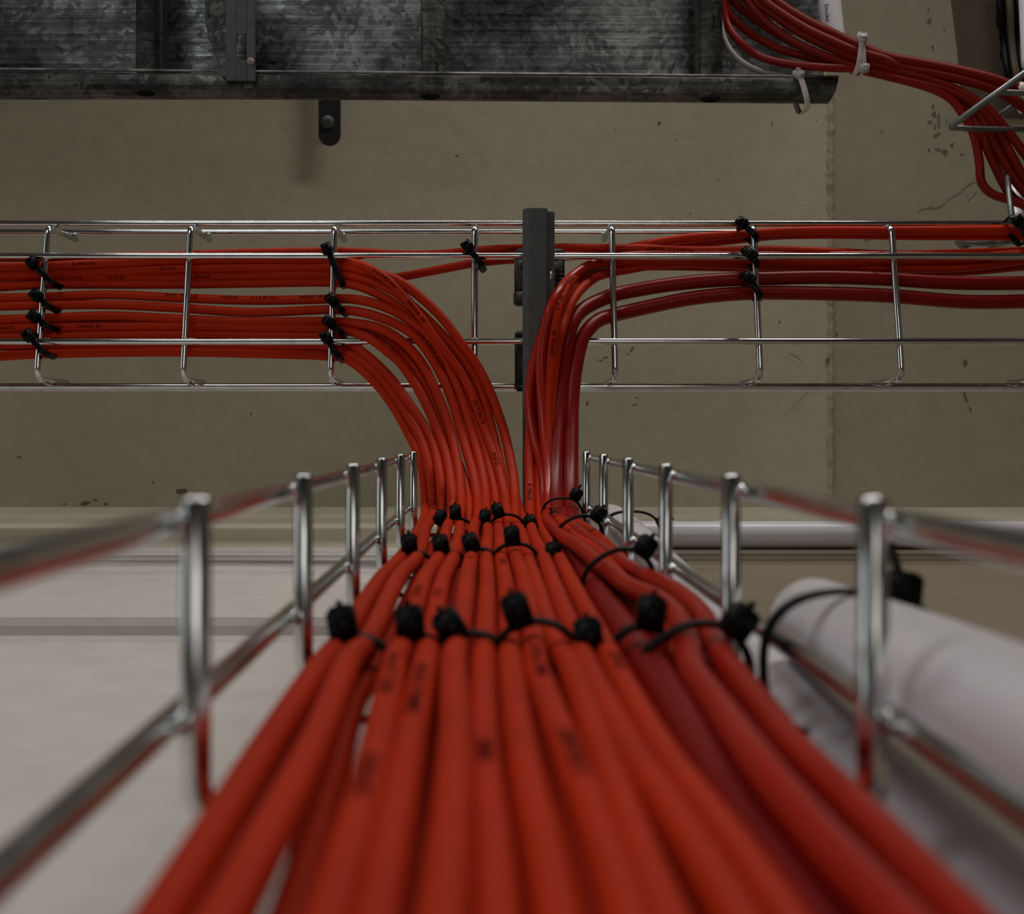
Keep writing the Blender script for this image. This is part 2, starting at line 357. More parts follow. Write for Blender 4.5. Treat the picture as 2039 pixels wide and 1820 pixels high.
LEFT = {  # name: (screen path from tray's left end to the top of the upright tray, depth offset, xmid, xnear, Y)
 'a': ([(-700,716),(-300,708),(-60,712),(80,705),(350,701),(500,704),(640,708),(664,710),(688,714),(717,733),(750,765),(768,787),(790,820),(807,850),(820,876),(832,900),(843,940),(847,985),(849,1010)], 0, -.0362, -.0325, .0500),
 'b': ([(-700,700),(-300,694),(-60,690),(80,689),(350,690),(500,692),(640,693),(664,695),(692,702),(722,719),(755,748),(780,779),(805,815),(832,862),(847,900),(857,945),(862,985),(864,1010)], .0018, -.0297, -.0262, .0500),
 'c': ([(-700,668),(-300,674),(-60,672),(80,670),(220,667),(350,666),(500,668),(640,670),(664,672),(686,681),(708,691),(736,712),(770,744),(785,762),(813,801),(848,855),(865,895),(876,945),(880,985),(881,1010)], .0030, -.0280, -.0238, .0562),
 'd': ([(-700,660),(-300,655),(-60,656),(80,652),(350,650),(500,653),(640,655),(666,656),(700,660),(740,676),(775,703),(795,720),(828,767),(850,808),(873,862),(888,905),(897,950),(901,985),(902,1010)], .0012, -.0205, -.0155, .0500),
 'f': ([(-700,638),(-300,640),(-60,638),(80,634),(220,629),(350,635),(500,641),(640,640),(666,641),(710,644),(760,655),(800,679),(838,720),(863,767),(882,812),(898,862),(908,905),(915,950),(918,985),(919,1010)], 0, -.0143, -.0105, .0500),
 'e': ([(-700,648),(-60,647),(350,643),(640,648),(670,650),(700,653),(760,668),(790,691),(815,720),(846,767),(868,812),(886,862),(905,905),(922,950),(932,985),(934,1010)], .0085, -.0195, -.0150, .0565),
 'g': ([(-700,612),(-300,615),(-60,611),(80,608),(220,607),(350,613),(500,622),(640,617),(670,617),(720,622),(770,637),(810,657),(836,680),(864,720),(888,767),(905,812),(919,862),(933,910),(944,950),(950,985),(952,1010)], 0, -.0071, -.0050, .0500),
 'h': ([(-700,592),(-300,596),(-60,594),(80,592),(220,587),(350,593),(500,598),(640,596),(670,595),(720,598),(770,613),(820,641),(860,682),(884,718),(909,767),(925,812),(940,862),(953,910),(962,950),(967,985),(968,1010)], .0005, -.0008, .0008, .0500),
 'm': ([(-700,570),(-300,572),(-60,574),(80,567),(350,566),(500,564),(640,562),(670,563),(715,570),(765,592),(810,625),(855,668),(890,717),(917,767),(943,830),(964,890),(977,940),(986,985),(987,1010)], .0045, .0053, .0069, .0503),
 'j': ([(-700,556),(-300,552),(-60,555),(80,549),(220,552),(350,552),(500,549),(640,547),(670,547),(720,553),(770,572),(815,604),(870,655),(925,720),(952,767),(968,812),(981,862),(992,910),(1000,950),(1004,985),(1006,1010)], .0035, .0092, .0114, .0565),
 'i': ([(-700,520),(-300,528),(-60,533),(80,530),(220,524),(350,518),(500,516),(640,517),(670,518),(705,524),(740,537),(780,565),(810,597),(840,634),(870,677),(903,720),(931,767),(950,812),(968,862),(985,910),(997,950),(1005,985),(1008,1010)], -.0012, .0113, .0133, .0494),
 'k': ([(-700,540),(-300,545),(-60,548),(80,546),(220,541),(350,536),(500,533),(640,532),(680,533),(730,539),(790,558),(835,590),(880,633),(920,686),(945,720),(970,767),(988,812),(1004,862),(1015,910),(1022,950),(1025,985),(1026,1010)], .0010, .0168, .0190, .0512),
}
LAB = {
 'a': 'orange-red cable lowest in the left run, outermost left on the bend',
 'b': 'orange-red cable just above the lowest one in the left run, inside its bend',
 'c': 'orange-red cable half hidden behind the lower floor wire of the left run',
 'd': 'orange-red cable, lower of the pair at the third tie down the left run',
 'f': 'orange-red cable, upper of the pair at the third tie down the left run',
 'e': 'orange-red cable sunk behind the pair at the third tie of the left run',
 'g': 'orange-red cable, lower of the pair at the second tie down the left run',
 'h': 'printed orange-red cable, upper of the pair at the second tie down the left run',
 'm': 'orange-red cable at the bottom of the top left bundle, passing under the printed one',
 'j': 'orange-red cable third down in the top left bundle, sunk behind on the bend',
 'i': 'orange-red cable with long dark print, crossing over its neighbours on the left bend',
 'k': 'orange-red cable on the outer edge of the left bend, nearest the grey arm',
}
GL = 'orange-red cables bending from the left run down into the upright tray'
PATH = {}; OB = {}
def cable(key, pts, r, mat, label, group=None, name='cable', sides=16):
    p = catmull(pts, .0045); PATH[key] = p
    def rf(t):
        q = p[int(round(t*(len(p)-1)))]; u = max(0, min(1, (ZC+.70-q.z)/.06)) if q.y > 0 else 0
        return r*(1-.12*u)
    bm = bmesh.new(); sweep(bm, p, r, sides, True, rf if (r > .003 and r < .0036 and key[0] not in 'UV') else None); o = obj(name, bm, mat); tag(o, label, 'cable', group); OB[key] = o
    return o
for i, (k, (scr, off, xm, xn, y)) in enumerate(LEFT.items()):
    pts = [S(px, py, dleft(px, py, off)) for px, py in [(-2600, scr[0][1]+3)]+scr]
    x672 = (scr[-1][0]-972)*.672/F
    pts += vert(x672, xm, xn, y, .5+.9*math.sin(i*2.3))
    cable(k, pts, RC, M['orange'], LAB[k], GL)
for k, src, xm, xn in (('n0', 'a', -.0365, -.0330), ('n1', 'g', -.0120, -.0088), ('n2', 'h', -.0045, -.0024), ('n3', 'm', .0027, .0045), ('n4', 'i', .0158, .0182), ('n5', 'k', .0220, .0249)):
    scr = LEFT[src][0]
    pts = [S(px, py, dleft(px, py, .0082)) for px, py in [(-2600, scr[0][1]+3)]+scr[:-3]]+[S(px, py, dleft(px, py, .0082)+.004) for px, py in scr[-3:-1]]+vert(xm*1.02, xm, xn, .0566, .3)
    cable(k, pts, RC, M['orange'], 'orange-red cable sunk behind the front cables of the upright tray', 'cables hidden at the back of the upright tray')
# right side
DR = [(470, .800), (500, .796), (700, .748)]
def dthick(px, py, off, base):
    dv = lerp_tab(py, [(560, .780), (600, .768), (650, .757), (700, .753), (760, .746), (814, .737), (871, .723), (943, .702), (1010, .672)])
    t = lerp_tab(px, [(1140, 0), (1240, 1)]) if py < 700 else 0
    return dv*(1-t)+(dh(py)+base)*t+off
def dright(px, py, off=0, base=0):
    # along the run right of the bend the cable lies on the tray floor; in the bend it dips in front of the arm
    if px >= 1225 and py < 650: return dh(py)+base+off
    dv = lerp_tab(py, [(540, .772), (575, .748), (620, .7385), (700, .7375), (760, .734), (814, .728), (871, .718), (943, .700), (1010, .672)])
    if py < 650:
        t = lerp_tab(px, [(1105, 0), (1222, 1)]); return dv*(1-t)+(dh(py)+base)*t+off
    return dv+off
RIGHT = {
 'R1': ([(1078,698),(1076,743),(1079,800),(1083,857),(1088,914),(1091,957),(1091,1003)], [(1300,507),(1222,513),(1175,527),(1133,555),(1115,577),(1102,598),(1094,617),(1087,643),(1082,667)], [(2200,470),(2039,508),(1900,511),(1785,509),(1650,509),(1500,508),(1400,508)], 0, 0),
 'R2': ([(1098,700),(1095,743),(1092,785),(1090,860),(1091,930),(1097,1003)], [(1324,516),(1253,520),(1211,522),(1175,528),(1151,543),(1133,565),(1119,589),(1112,607),(1107,631),(1104,655),(1100,685)], [(2200,490),(2039,504),(1923,515),(1785,519),(1650,522),(1535,520),(1420,516)], .0006, 0),
 'R5': ([(1108,700),(1102,750),(1098,800),(1097,870),(1100,940),(1110,1003)], [(1306,527),(1253,536),(1216,543),(1187,552),(1151,583),(1133,613),(1124,637),(1117,661)], [(2200,500),(2039,518),(1923,532),(1785,534),(1650,531),(1535,529),(1450,527),(1359,524)], .0045, 0),
 'R8': ([(1070,692),(1059,740),(1054,790),(1056,830),(1065,880),(1075,914),(1082,957),(1085,1005)], [(1300,520),(1222,524),(1175,535),(1130,566),(1103,606),(1086,650)], [(2200,500),(2039,514),(1923,524),(1785,528),(1535,526),(1400,521)], .0068, .004),
 'R9': ([(1078,700),(1064,780),(1056,860),(1054,910),(1055,957),(1055,1008)], [(1300,530),(1222,536),(1175,548),(1136,580),(1110,620),(1092,660)], [(2200,520),(2039,530),(1923,540),(1785,540),(1535,534),(1400,531)], .0110, .004),
 'R10': ([(1088,700),(1082,780),(1078,860),(1074,930),(1075,1008)], [(1332,492),(1285,499),(1240,510),(1190,528),(1150,555),(1122,590),(1102,640)], [(2200,475),(2039,471),(1785,469),(1682,467),(1560,468),(1518,471),(1465,477),(1377,486)], .0108, .0035),
 'R3': ([(1127,690),(1119,757),(1114,814),(1109,871),(1106,943),(1107,1008)], [(1306,571),(1235,584),(1217,589),(1175,607),(1151,625),(1136,652)], [(2200,560),(2039,564),(1888,563),(1751,555),(1640,552),(1535,554),(1465,556),(1377,562)], -.0005, .0016),
 'R4': ([(1153,695),(1142,757),(1138,814),(1137,871),(1136,943),(1137,1008)], [(1306,608),(1235,624),(1217,629),(1193,637),(1173,654),(1160,673)], [(2200,590),(2039,600),(1923,601),(1782,590),(1700,586),(1614,584),(1535,583),(1465,585),(1377,594)], 0, .0016),
}
def bunch(tab, s): return [S(px, py, d*s) for px, py, d in tab]
LOW = {
 'R1': [S(1088,1029,.640), S(1103,1051,.575), S(1125,1072,.515), S(1147,1085,.465), S(1191,1122,.405), S(1220,1144,.375), S(1250,1166,.342), S(1309,1194,.310), S(1347,1227,.282), S(1368,1277,.255), S(1377,1330,.228), S(1412,1380,.205), S(1515,1527,.156), S(1626,1662,.132), W(.0400,.0470,.09), W(.0400,.0475,-1.2)],
 'R8': [S(1105,1030,.640), S(1122,1036,.615), S(1140,1048,.570), S(1162,1067,.525), S(1191,1088,.485), S(1235,1119,.428), S(1279,1144,.384), S(1310,1158,.350), S(1353,1182,.318), S(1397,1224,.286), S(1421,1277,.260), S(1436,1306,.244), S(1471,1350,.222), S(1530,1424,.194), S(1588,1497,.170), S(1735,1644,.138), W(.0468,.0478,.10), W(.0468,.0478,-1.2)],
 'R2': [S(1104,1028,.655), W(.0400,.0475,.60), W(.0420,.0490,.53), W(.0460,.0492,.46), W(.0462,.0500,.38), W(.0475,.0502,.30), W(.0450,.0500,.26), W(.0442,.0535,.20), W(.0435,.055,.12), W(.0435,.055,-1.2)],
 'R5': [W(.0470,.0480,.64), W(.0515,.0485,.57), W(.0538,.0500,.47), W(.0545,.0530,.38), W(.0550,.0560,.28), W(.0545,.0560,.20), W(.0545,.0560,.12), W(.0545,.0560,-1.2)],
 'R9': [W(.0250,.0500,.64), W(.0228,.0500,.57), W(.0232,.0505,.472), W(.0218,.0498,.37), W(.0217,.0505,.272), W(.0214,.0503,.2376), W(.0222,.0495,.17), W(.0252,.0500,.12), W(.0255,.0500,-1.2)],
 'R10': [W(.0310,.0505,.64), W(.0296,.0520,.57), W(.0296,.0510,.472), W(.0282,.0500,.37), W(.0279,.0505,.272), W(.0274,.0503,.2376), W(.0275,.0500,.17), W(.0312,.0515,.12), W(.0315,.0515,-1.2)],
 'R3': [W(.0405,.0500,.64), W(.0405,.0545,.57), W(.0390,.0552,.472), W(.0372,.0545,.37), W(.0370,.0540,.30), W(.0368,.0540,.272), W(.0364,.0535,.2236), W(.0358,.0540,.17), W(.0375,.0553,.12), W(.0380,.0555,-1.2)],
 'R4': [W(.0495,.0480,.64), W(.0500,.0545,.57), W(.0495,.0555,.472), W(.0480,.0558,.37), W(.0480,.0558,.272), W(.0478,.0558,.2), W(.0478,.0558,-1.2)],
}
RLAB = {
 'R1': 'glossy red cable with a bright left edge, outermost on the right bend',
 'R2': 'orange cable with dark print running round the right bend',
 'R5': 'orange-red cable innermost of the thin cables on the right bend',
 'R8': 'orange-red cable bowing out to the left over the grey arm below the right bend',
 'R9': 'printed orange-red cable coming down directly beside the grey arm',
 'R10': 'orange-red cable climbing to the upper right run, lower of the two there',
 'R3': 'thick glossy red cable, upper of the two fat ones in the right run',
 'R4': 'thick glossy red cable, lower of the two fat ones in the right run',
}
for k, (lowp, bend, run, off, base) in RIGHT.items():
    thick = k in ('R3', 'R4'); scr = [(4500, run[0][1])]+run+bend+lowp
    pts = [S(px, py, (dthick if thick else dright)(px, py, off, base)) for px, py in scr]+LOW[k]
    cable(k, pts, RT if thick else RC, M['red'] if thick else (M['gloss'] if k in ('R1', 'R8') else M['orange']), RLAB[k], 'red and orange cables bending from the right run down into the upright tray', sides=20 if thick else 16)
# cables that pass straight along the horizontal tray
cable('T1', [S(px, py, dh(py)+o) for px, py, o in ((-2600,508,0),(-700,505,0),(-60,513,0),(200,511,0),(350,508,0),(500,503,0),(600,501,0),(700,501,0),(800,507,.002),(870,506,.003),(945,499,.003),(1030,494,.0075),(1090,493,.0075),(1135,493,.004),(1222,494,.002),(1306,495,0),(1377,498,0),(1465,498,0),(1535,497,0),(1648,501,0),(1785,507,.007),(2039,500,.008),(2200,500,.008),(4500,503,.008))], RC*.92, M['orange'], 'printed orange-red cable peeping above the upper floor wire, straight through the tray')
cable('T2', [S(px, py, dh(py)+o) for px, py, o in ((-2600,543,.008),(-700,540,.008),(-60,540,.008),(350,540,.008),(640,542,.008),(700,548,.008),(760,556,.003),(800,551,.002),(870,538,.002),(945,524,.001),(1030,516,.0125),(1090,513,.0125),(1160,508,.010),(1222,500,.008),(1270,490,.003),(1324,480,0),(1377,473,0),(1465,467,0),(1579,460,0),(1785,459,0),(2039,457,0),(2200,457,0),(4500,460,0))], RC*.95, M['orange'], 'orange-red cable leaving the left bend and passing alone behind the grey arm')
# printed lettering
TS = .0031
dn = (0, 0, -1)
text_on(PATH['i'], RC, S(175, 526, .79), dn, '2019/06/18', TS, OB['i'], flip=True)
text_on(PATH['k'], RC, S(330, 536, .79), dn, '2019/06', TS, OB['k'])
text_on(PATH['i'], RC, S(435, 517, .79), dn, '10:57:21', TS, OB['i'], tilt=.35)
text_on(PATH['j'], RC, S(142, 552, .79), dn, '2019/06/18', TS, OB['j'], tilt=-.3)
text_on(PATH['j'], RC, S(232, 552, .79), dn, '10:57:30', TS, OB['j'], tilt=-.3)
text_on(PATH['j'], RC, S(405, 551, .79), dn, 'DRAKA', TS, OB['j'], tilt=-.2)
text_on(PATH['h'], RC, S(372, 594, .79), dn, 'ELAN  PURE  D', TS, OB['h'], tilt=.5)
text_on(PATH['h'], RC, S(460, 597, .79), dn, '62H2C2', TS, OB['h'], tilt=.5)
text_on(PATH['h'], RC, S(535, 597, .79), dn, '2 x 0.90 mm', TS, OB['h'], tilt=.5)
text_on(PATH['h'], RC, S(618, 596, .79), dn, 'DRAKA  00', TS, OB['h'], tilt=.5)
text_on(PATH['d'], RC, S(118, 652, .785), dn, '90 mm', TS, OB['d'])
text_on(PATH['d'], RC, S(180, 651, .785), dn, 'DRAKA  00', TS, OB['d'])
text_on(PATH['d'], RC, S(20, 654, .785), dn, '62H2C2', TS, OB['d'])
text_on(PATH['T1'], RC, S(520, 502, .795), dn, 'mm  62 L 2 m', TS, OB['T1'], tilt=-.75)
text_on(PATH['T1'], RC, S(600, 501, .795), dn, 'DRAKA  00', TS, OB['T1'], tilt=-.75)
text_on(PATH['T1'], RC, S(705, 501, .795), dn, '2019/06', TS, OB['T1'], tilt=-.75)
text_on(PATH['T1'], RC, S(1015, 495, .795), dn, '10:57', TS, OB['T1'], tilt=-.4)
text_on(PATH['T1'], RC, S(1330, 495, .795), dn, '62H2C2   2 x 0.90 mm', TS, OB['T1'], tilt=-.3)
text_on(PATH['i'], RC, S(713, 527, .78), dn, '62H2C2', TS, OB['i'])
text_on(PATH['i'], RC, S(769, 556, .77), dn, '2 x 0.90 mm', TS, OB['i'])
text_on(PATH['i'], RC, S(829, 620, .76), dn, 'DRAKA  00', TS*1.1, OB['i'])
text_on(PATH['i'], RC, S(953, 825, .742), (-.1, -.45, -1), '2019/06/18', TS*1.15, OB['i'])
text_on(PATH['i'], RC, S(991, 925, .715), (-.1, -.7, -1), '10:57:21', TS*1.15, OB['i'])
text_on(PATH['b'], RN*1.05, S(861, 978, .692), (.1, -.8, -.7), '10:57:57', TS*1.1, OB['b'])
text_on(PATH['h'], RC, S(870, 700, .757), (-.6, .5, -1), 'ELAN PURE D  62H2C2', TS, OB['h'])
text_on(PATH['m'], RC, S(950, 850, .742), (.5, .3, -1), 'ELAN PURE D', TS, OB['m'])
text_on(PATH['R2'], RC, S(1134, 564, .76), dn, 'DRAKA', TS, OB['R2'], flip=True)
text_on(PATH['R2'], RC, S(1160, 537, .775), dn, 'D  PURE', TS, OB['R2'], flip=True)
text_on(PATH['R2'], RC, S(1198, 523, .78), dn, 'ELAN', TS, OB['R2'], flip=True)
text_on(PATH['R2'], RC, S(1113, 607, .745), dn, '0.90 mm', TS, OB['R2'], flip=True)
text_on(PATH['R2'], RC, S(1101, 680, .738), dn, 'DRAKA  00', TS, OB['R2'], flip=True)
text_on(PATH['R9'], RN*1.08, S(1055, 975, .69), (0, -.6, -.7), '2019/06/18', TS*1.1, OB['R9'], flip=True)
fr = (0, -1, -.2)
for k, x, d, t, fl in (('d', -.0205, .33, '2019/06/18', 1), ('f', -.0143, .33, '10:57:21', 1), ('d', -.0205, .21, '62H2C2  2 x 0.90 mm', 1), ('f', -.0125, .20, 'DRAKA 00  2019/06/18', 1), ('d', -.0185, .15, '2019/06/18', 1),
                       ('i', .0113, .235, '2 x 0.90 mm  DRAKA', 0), ('m', .0053, .42, '2019/06/18', 0), ('i', .0125, .165, 'ELAN PURE D', 0), ('h', 0, .165, 'DRAKA', 0), ('R10', .0274, .235, '2019/06/18', 0), ('g', -.0071, .42, '62H2', 0)):
    text_on(PATH[k], RN, W(x, .05, d), fr, t, TS*1.1, OB[k], flip=bool(fl))
# ------------------------------------------------------------------ cable ties
def tie(label, cen, e1, e2, a, b, head_ang, mat='black', w=.0040, t=.0012, p=2.6, hs=(.0068, .0062, .0056), tail=.004, group=None, head_out=0.0, head_tilt=0.0, tail_dir=None):
    o = empty('cable_tie', label, 'cable tie', group)
    cen = Vector(cen); e1 = Vector(e1).normalized(); e2 = Vector(e2); e2 = (e2-e1*e2.dot(e1)).normalized(); n = e1.cross(e2)
    def pt(th, g=0):
        c, s = math.cos(th), math.sin(th)
        return cen+e1*((a+g)*math.copysign(abs(c)**(2/p), c))+e2*((b+g)*math.copysign(abs(s)**(2/p), s))
    bm = bmesh.new(); K = 56; rings = []
    for i in range(K):
        th = 2*math.pi*i/K
        rings.append([bm.verts.new(q) for q in (pt(th)-n*w/2, pt(th, t*.8)-n*w/2, pt(th, t)-n*w*.36, pt(th, t)+n*w*.36, pt(th, t*.8)+n*w/2, pt(th)+n*w/2)])
    for i in range(K):
        A, B = rings[i], rings[(i+1) % K]
        for k in range(6): bm.faces.new((A[k], A[(k+1) % 6], B[(k+1) % 6], B[k]))
    obj('strap', bm, M[mat], o)
    th = math.radians(head_ang); P0 = pt(th); tg = (pt(th+.05)-pt(th-.05)).normalized(); out = tg.cross(n).normalized()
    if out.dot(P0-cen) < 0: out = -out
    if head_tilt: tg = (tg+out*head_tilt).normalized(); out = (out-tg*out.dot(tg)).normalized()
    H = P0+out*(hs[1]/2+head_out-.0004)
    M4 = Matrix((( tg.x, out.x, n.x, H.x), (tg.y, out.y, n.y, H.y), (tg.z, out.z, n.z, H.z), (0, 0, 0, 1)))
    bm = bmesh.new()
    hx, hy, hz = hs[0]/2, hs[1]/2, hs[2]/2
    box(bm, (-hx, -hy, -hz), (hx, hy, hz), .0004, M4)
    box(bm, (-hx*.62, hy*.7, -hz*.62), (hx*.62, hy*1.18, -hz*.42), .0002, M4)
    box(bm, (-hx*.62, hy*.7, hz*.42), (hx*.62, hy*1.18, hz*.62), .0002, M4)
    box(bm, (-hx*.78, hy*.7, -hz*.62), (-hx*.55, hy*1.18, hz*.62), .0002, M4)
    box(bm, (hx*.55, hy*.7, -hz*.62), (hx*.78, hy*1.18, hz*.62), .0002, M4)
    obj('head', bm, M[mat], o)
    if tail:
        td = Vector(tail_dir).normalized() if tail_dir else out
        T0 = H+td*(hy*.8); sd = n-td*n.dot(td); sd.normalize(); bm = bmesh.new()
        th2 = td.cross(sd)*.0006
        prism(bm, [T0-sd*w*.42-th2, T0+sd*w*.42-th2, T0+sd*w*.40+td*(tail*.7)-th2, T0-sd*w*.30+td*tail-th2], th2*2)
        obj('tail', bm, M[mat], o, False)
    return o
def vt(label, hpx, hpy, d, x, a, group, **kw):
    """tie round a bundle lying on the tray floor; head centre at the given point, loop from the floor wire to the cables' front"""
    H = S(hpx, hpy, d); yt = H.y+.0036; yb = .0668; b = (yb-yt)/2
    c = max(-.93, min(.93, (H.x-x)/a)); ang = -math.degrees(math.acos(c)); kw.setdefault('p', 2.15)
    return tie(label, W(x, (yt+yb)/2, d), (1, 0, 0), (0, 1, 0), a, b, ang, group=group, hs=kw.pop('hs', (.0066, .0078, .0056)), **kw)
GT = 'black ties around the bundles in the upright tray'
zt = dict(w=.0036, tail=.003, t=.0015)
for lab, hx, hy, d, x, a in (
    ('black tie in the topmost row of the upright tray, leftmost', 868, 1026, .612, -.0330, .0088),
    ('black tie in the topmost row of the upright tray, second from left', 908, 1021, .612, -.0172, .0088),
    ('black tie in the topmost row of the upright tray, left of the highest one', 963, 1030, .612, -.0035, .0074),
    ('black tie in the topmost row of the upright tray, just left of the grey arm', 997, 1014, .620, .0108, .0102),
    ('black tie low in the shadow right of the grey arm base', 1062, 1038, .615, .0282, .0080),
    ('black tie in the second row of the upright tray, leftmost', 817, 1084, .462, -.0318, .0090),
    ('black tie in the second row of the upright tray, second from left', 883, 1084, .462, -.0168, .0082),
    ('black tie in the second row of the upright tray, third from left', 945, 1079, .462, -.0032, .0078),
    ('black tie in the second row of the upright tray, fourth from left and set highest', 1022, 1068, .462, .0115, .0100),
    ('black tie in the second row of the upright tray, right beside the fat red cable', 1100, 1101, .458, .0262, .0076),
    ('black tie in the nearest row, leftmost, beside the bare wires', 690, 1242, .262, -.0318, .0090),
    ('black tie in the nearest row, second from left', 822, 1242, .262, -.0168, .0082),
    ('black tie in the nearest row, third from left', 915, 1237, .262, -.0032, .0078),
    ('black tie in the nearest row, fourth from left and set highest', 1042, 1212, .262, .0115, .0100),
    ('black tie in the nearest row, low in the middle right', 1176, 1268, .258, .0248, .0076),
    ('black tie in the nearest row squeezing the fat red cable', 1290, 1222, .262, .0368, .0080)):
    vt(lab, hx, hy, d, x, a, GT, **zt)
GR = 'black ties around the right-hand bunch in the upright tray'
tie('black tie highest of all at the foot of the right bend, head standing up', W(.0440, .0500, .655), (1, -.05, .05), (0, 1, 0), .0118, .0125, 300, group=GR, head_out=.0015, w=.003)
vt('black tie tucked under the highest one at the foot of the right bend', 1110, 1030, .640, .0440, .0090, GR, w=.003)
hb_ = dict(group=GR, w=.0032, t=.0015, p=2.2, hs=(.0066, .0074, .0056), tail=.003)
tie('black tie sloping over the right bunch, head on the second cross wire', W(.0450, .0500, .545), (1, -.50, .05), (.5, 1, 0), .0112, .0092, 335, **hb_)
tie('black tie sloping over the right bunch halfway down, head by the side wires', W(.0452, .0510, .385), (1, -.60, .06), (.6, 1, 0), .0122, .0098, 338, **hb_)
tie('black tie sloping over the right bunch nearest to view, with a large head', W(.0462, .0545, .250), (1, -.58, .05), (.58, 1, 0), .0128, .0104, 340, **hb_)
# ties round the conduits
tie('black tie lashing the near end of the fat white conduit to the tray side', W(.0790, .0495, .240), (1, 0, .05), (0, 1, 0), .0190, .0152, 300, w=.0034, tail=.008, tail_dir=(-.3, -1, 0), head_tilt=.3)
tie('black tie lashing the far white conduit to the tray side', W(.0775, .0555, .600), (1, 0, 0), (0, 1, .05), .0158, .0140, 335, w=.0034, tail=.004)
# ties along the horizontal tray: the band shows from below, slanting over cross wire
def ht(label, x0, y0, x1, y1, dd, group, hf=.2, w=.0042, depth=.017, tail=.003):
    """band seen from below between two screen points at height dd, its loop rising around the cables"""
    A, B = S(x0, y0, dd), S(x1, y1, dd+(-.004 if y1 > y0 else .004)); e1 = (B-A); a = e1.length/2
    cen = (A+B)/2+Vector((0, 0, depth/2))
    return tie(label, cen, e1, (0, 0, 1), a, depth/2, 0, group=group, w=w, p=3.2, hs=(.0074, .0054, .0072), tail=tail) if False else _ht(label, cen, e1, a, depth/2, group, hf, w, tail)
def _ht(label, cen, e1, a, b, group, hf, w, tail):
    ang = 270-55*(1-2*hf) if True else 270
    return tie(label, cen, e1, (0, 0, 1), a, b, ang, group=group, w=w, p=3.4, hs=(.0078, .0050, .0072), tail=tail)
GH1 = 'black ties where the left run crosses the cross wire before the bend'
GH0 = 'black ties at the far left cross wire'
GH2 = 'black ties stacked on one cross wire of the right run'
ht('black tie with long slanting strap, top of the four before the left bend', 650, 492, 682, 566, .7785, GH1, .14)
ht('black tie on the second pair of cables before the left bend', 655, 590, 684, 622, .7735, GH1, .45)
ht('black tie on the third pair of cables before the left bend', 648, 634, 682, 664, .7705, GH1, .45)
ht('black tie over the lower floor wire before the left bend', 650, 672, 676, 714, .7640, GH1, .25, depth=.020)
ht('black tie with slanting strap, top of the four at the far left', 64, 522, 106, 566, .7775, GH0, .18)
ht('black tie on the second pair of cables at the far left', 68, 582, 100, 614, .7740, GH0, .42)
ht('black tie on the third pair of cables at the far left', 64, 626, 98, 652, .7710, GH0, .42)
ht('black tie over the lower floor wire at the far left', 56, 666, 90, 706, .7640, GH0, .28, depth=.020)
ht('single black tie on the cross wire just left of the grey arm', 932, 492, 962, 530, .7760, None, .2, depth=.020)
ht('black tie at the top corner of the right run cross wire', 1478, 446, 1512, 476, .7810, GH2, .2)
ht('black tie on the upper floor wire of the right run', 1486, 496, 1512, 530, .7765, GH2, .5)
ht('black tie round the two fat red cables of the right run', 1484, 545, 1518, 594, .7730, GH2, .38)
ht('black tie cut by the right picture edge, beside the hanging cables', 2018, 432, 2050, 478, .7840, None, .4)
# ------------------------------------------------------------------ white conduits
def pipe(label, pts, r, name='conduit_pipe', group=None, collars=()):
    o = empty(name, label, 'pipe', group); p = catmull(pts, .006)
    tube_obj('pipe', p, r, M['pvc'], o, 32)
    for a, b in collars: tube_obj('sleeve', [a, (a+b)/2, b], r*1.12, M['pvc'], o, 32)
    return o, p
pipe('thin white conduit rising beside the tray, turning along the wall corner to the right', [W(.079, .074, -1.2), W(.079, .073, .0), W(.078, .072, .17), W(.0765, .070, .25), W(.0775, .0625, .45), W(.079, .0545, .65), W(.0795, .0545, .72), W(.0815, .0600, .785), W(.0890, .0690, .820), W(.1020, .0733, .829), W(.125, .0740, .830), W(.30, .0740, .830), W(1.2, .0740, .830)], .0100,
     collars=[(W(.1745, .0740, .83), W(.1805, .0740, .83))])
pipe('fat white conduit nearest on the right, its rounded end tied to the tray', [W(.0735, .0395, -1.2), W(.0740, .0400, .05), W(.0764, .0422, .165), W(.0815, .0458, .235), W(.0858, .0492, .290)], .0118)
# ------------------------------------------------------------------ galvanised ladder above
ladder = empty('cable_ladder', 'dark galvanised cable ladder with spangled sheet along the upper edge', 'cable ladder')
def rail(y0, sgn, name):
    bm = bmesh.new()
    sec = [(-.0165, 1.030), (-.0105, 1.012), (-.0058, .999), (-.0012, .9880), (-.0015, .9825), (-.005, .9800), (-.010, .9790), (-.0195, .9790), (-.0215, .9800), (-.0225, .9830), (-.0225, .9900), (-.0205, .9900), (-.0205, .9835), (-.0190, .9812), (-.010, .9808), (-.006, .9818), (-.0035, .9845), (-.0032, .9885), (-.0078, .999), (-.0125, 1.012), (-.0185, 1.030)]
    a = []; b = []
    for yy, d in sec:
        u = max(0, (yy+.0225)/.0225)
        a.append(bm.verts.new(W(-1.6, y0+sgn*yy-.0140, d))); b.append(bm.verts.new(W(.3105-.0080*u*u, y0+sgn*yy+.0010, d)))
    n = len(sec)
    for i in range(n): bm.faces.new((a[i], a[(i+1) % n], b[(i+1) % n], b[i]))
    bm.faces.new(a); bm.faces.new(b[::-1]); o = obj(name, bm, M['galv_rail'], ladder, True)
    md = o.modifiers.new('e', 'EDGE_SPLIT'); md.split_angle = math.radians(40)
    return o
rail(-.2967, 1, 'side_rail')
bm = bmesh.new(); sweep(bm, [W(-1.6, -.3330, .9830), W(-.45, -.3265, .9825), W(.3112, -.3190, .9820)], .0013, 8); obj('rolled_edge', bm, M['lip'], ladder)
rail(-.610, -1, 'side_rail')
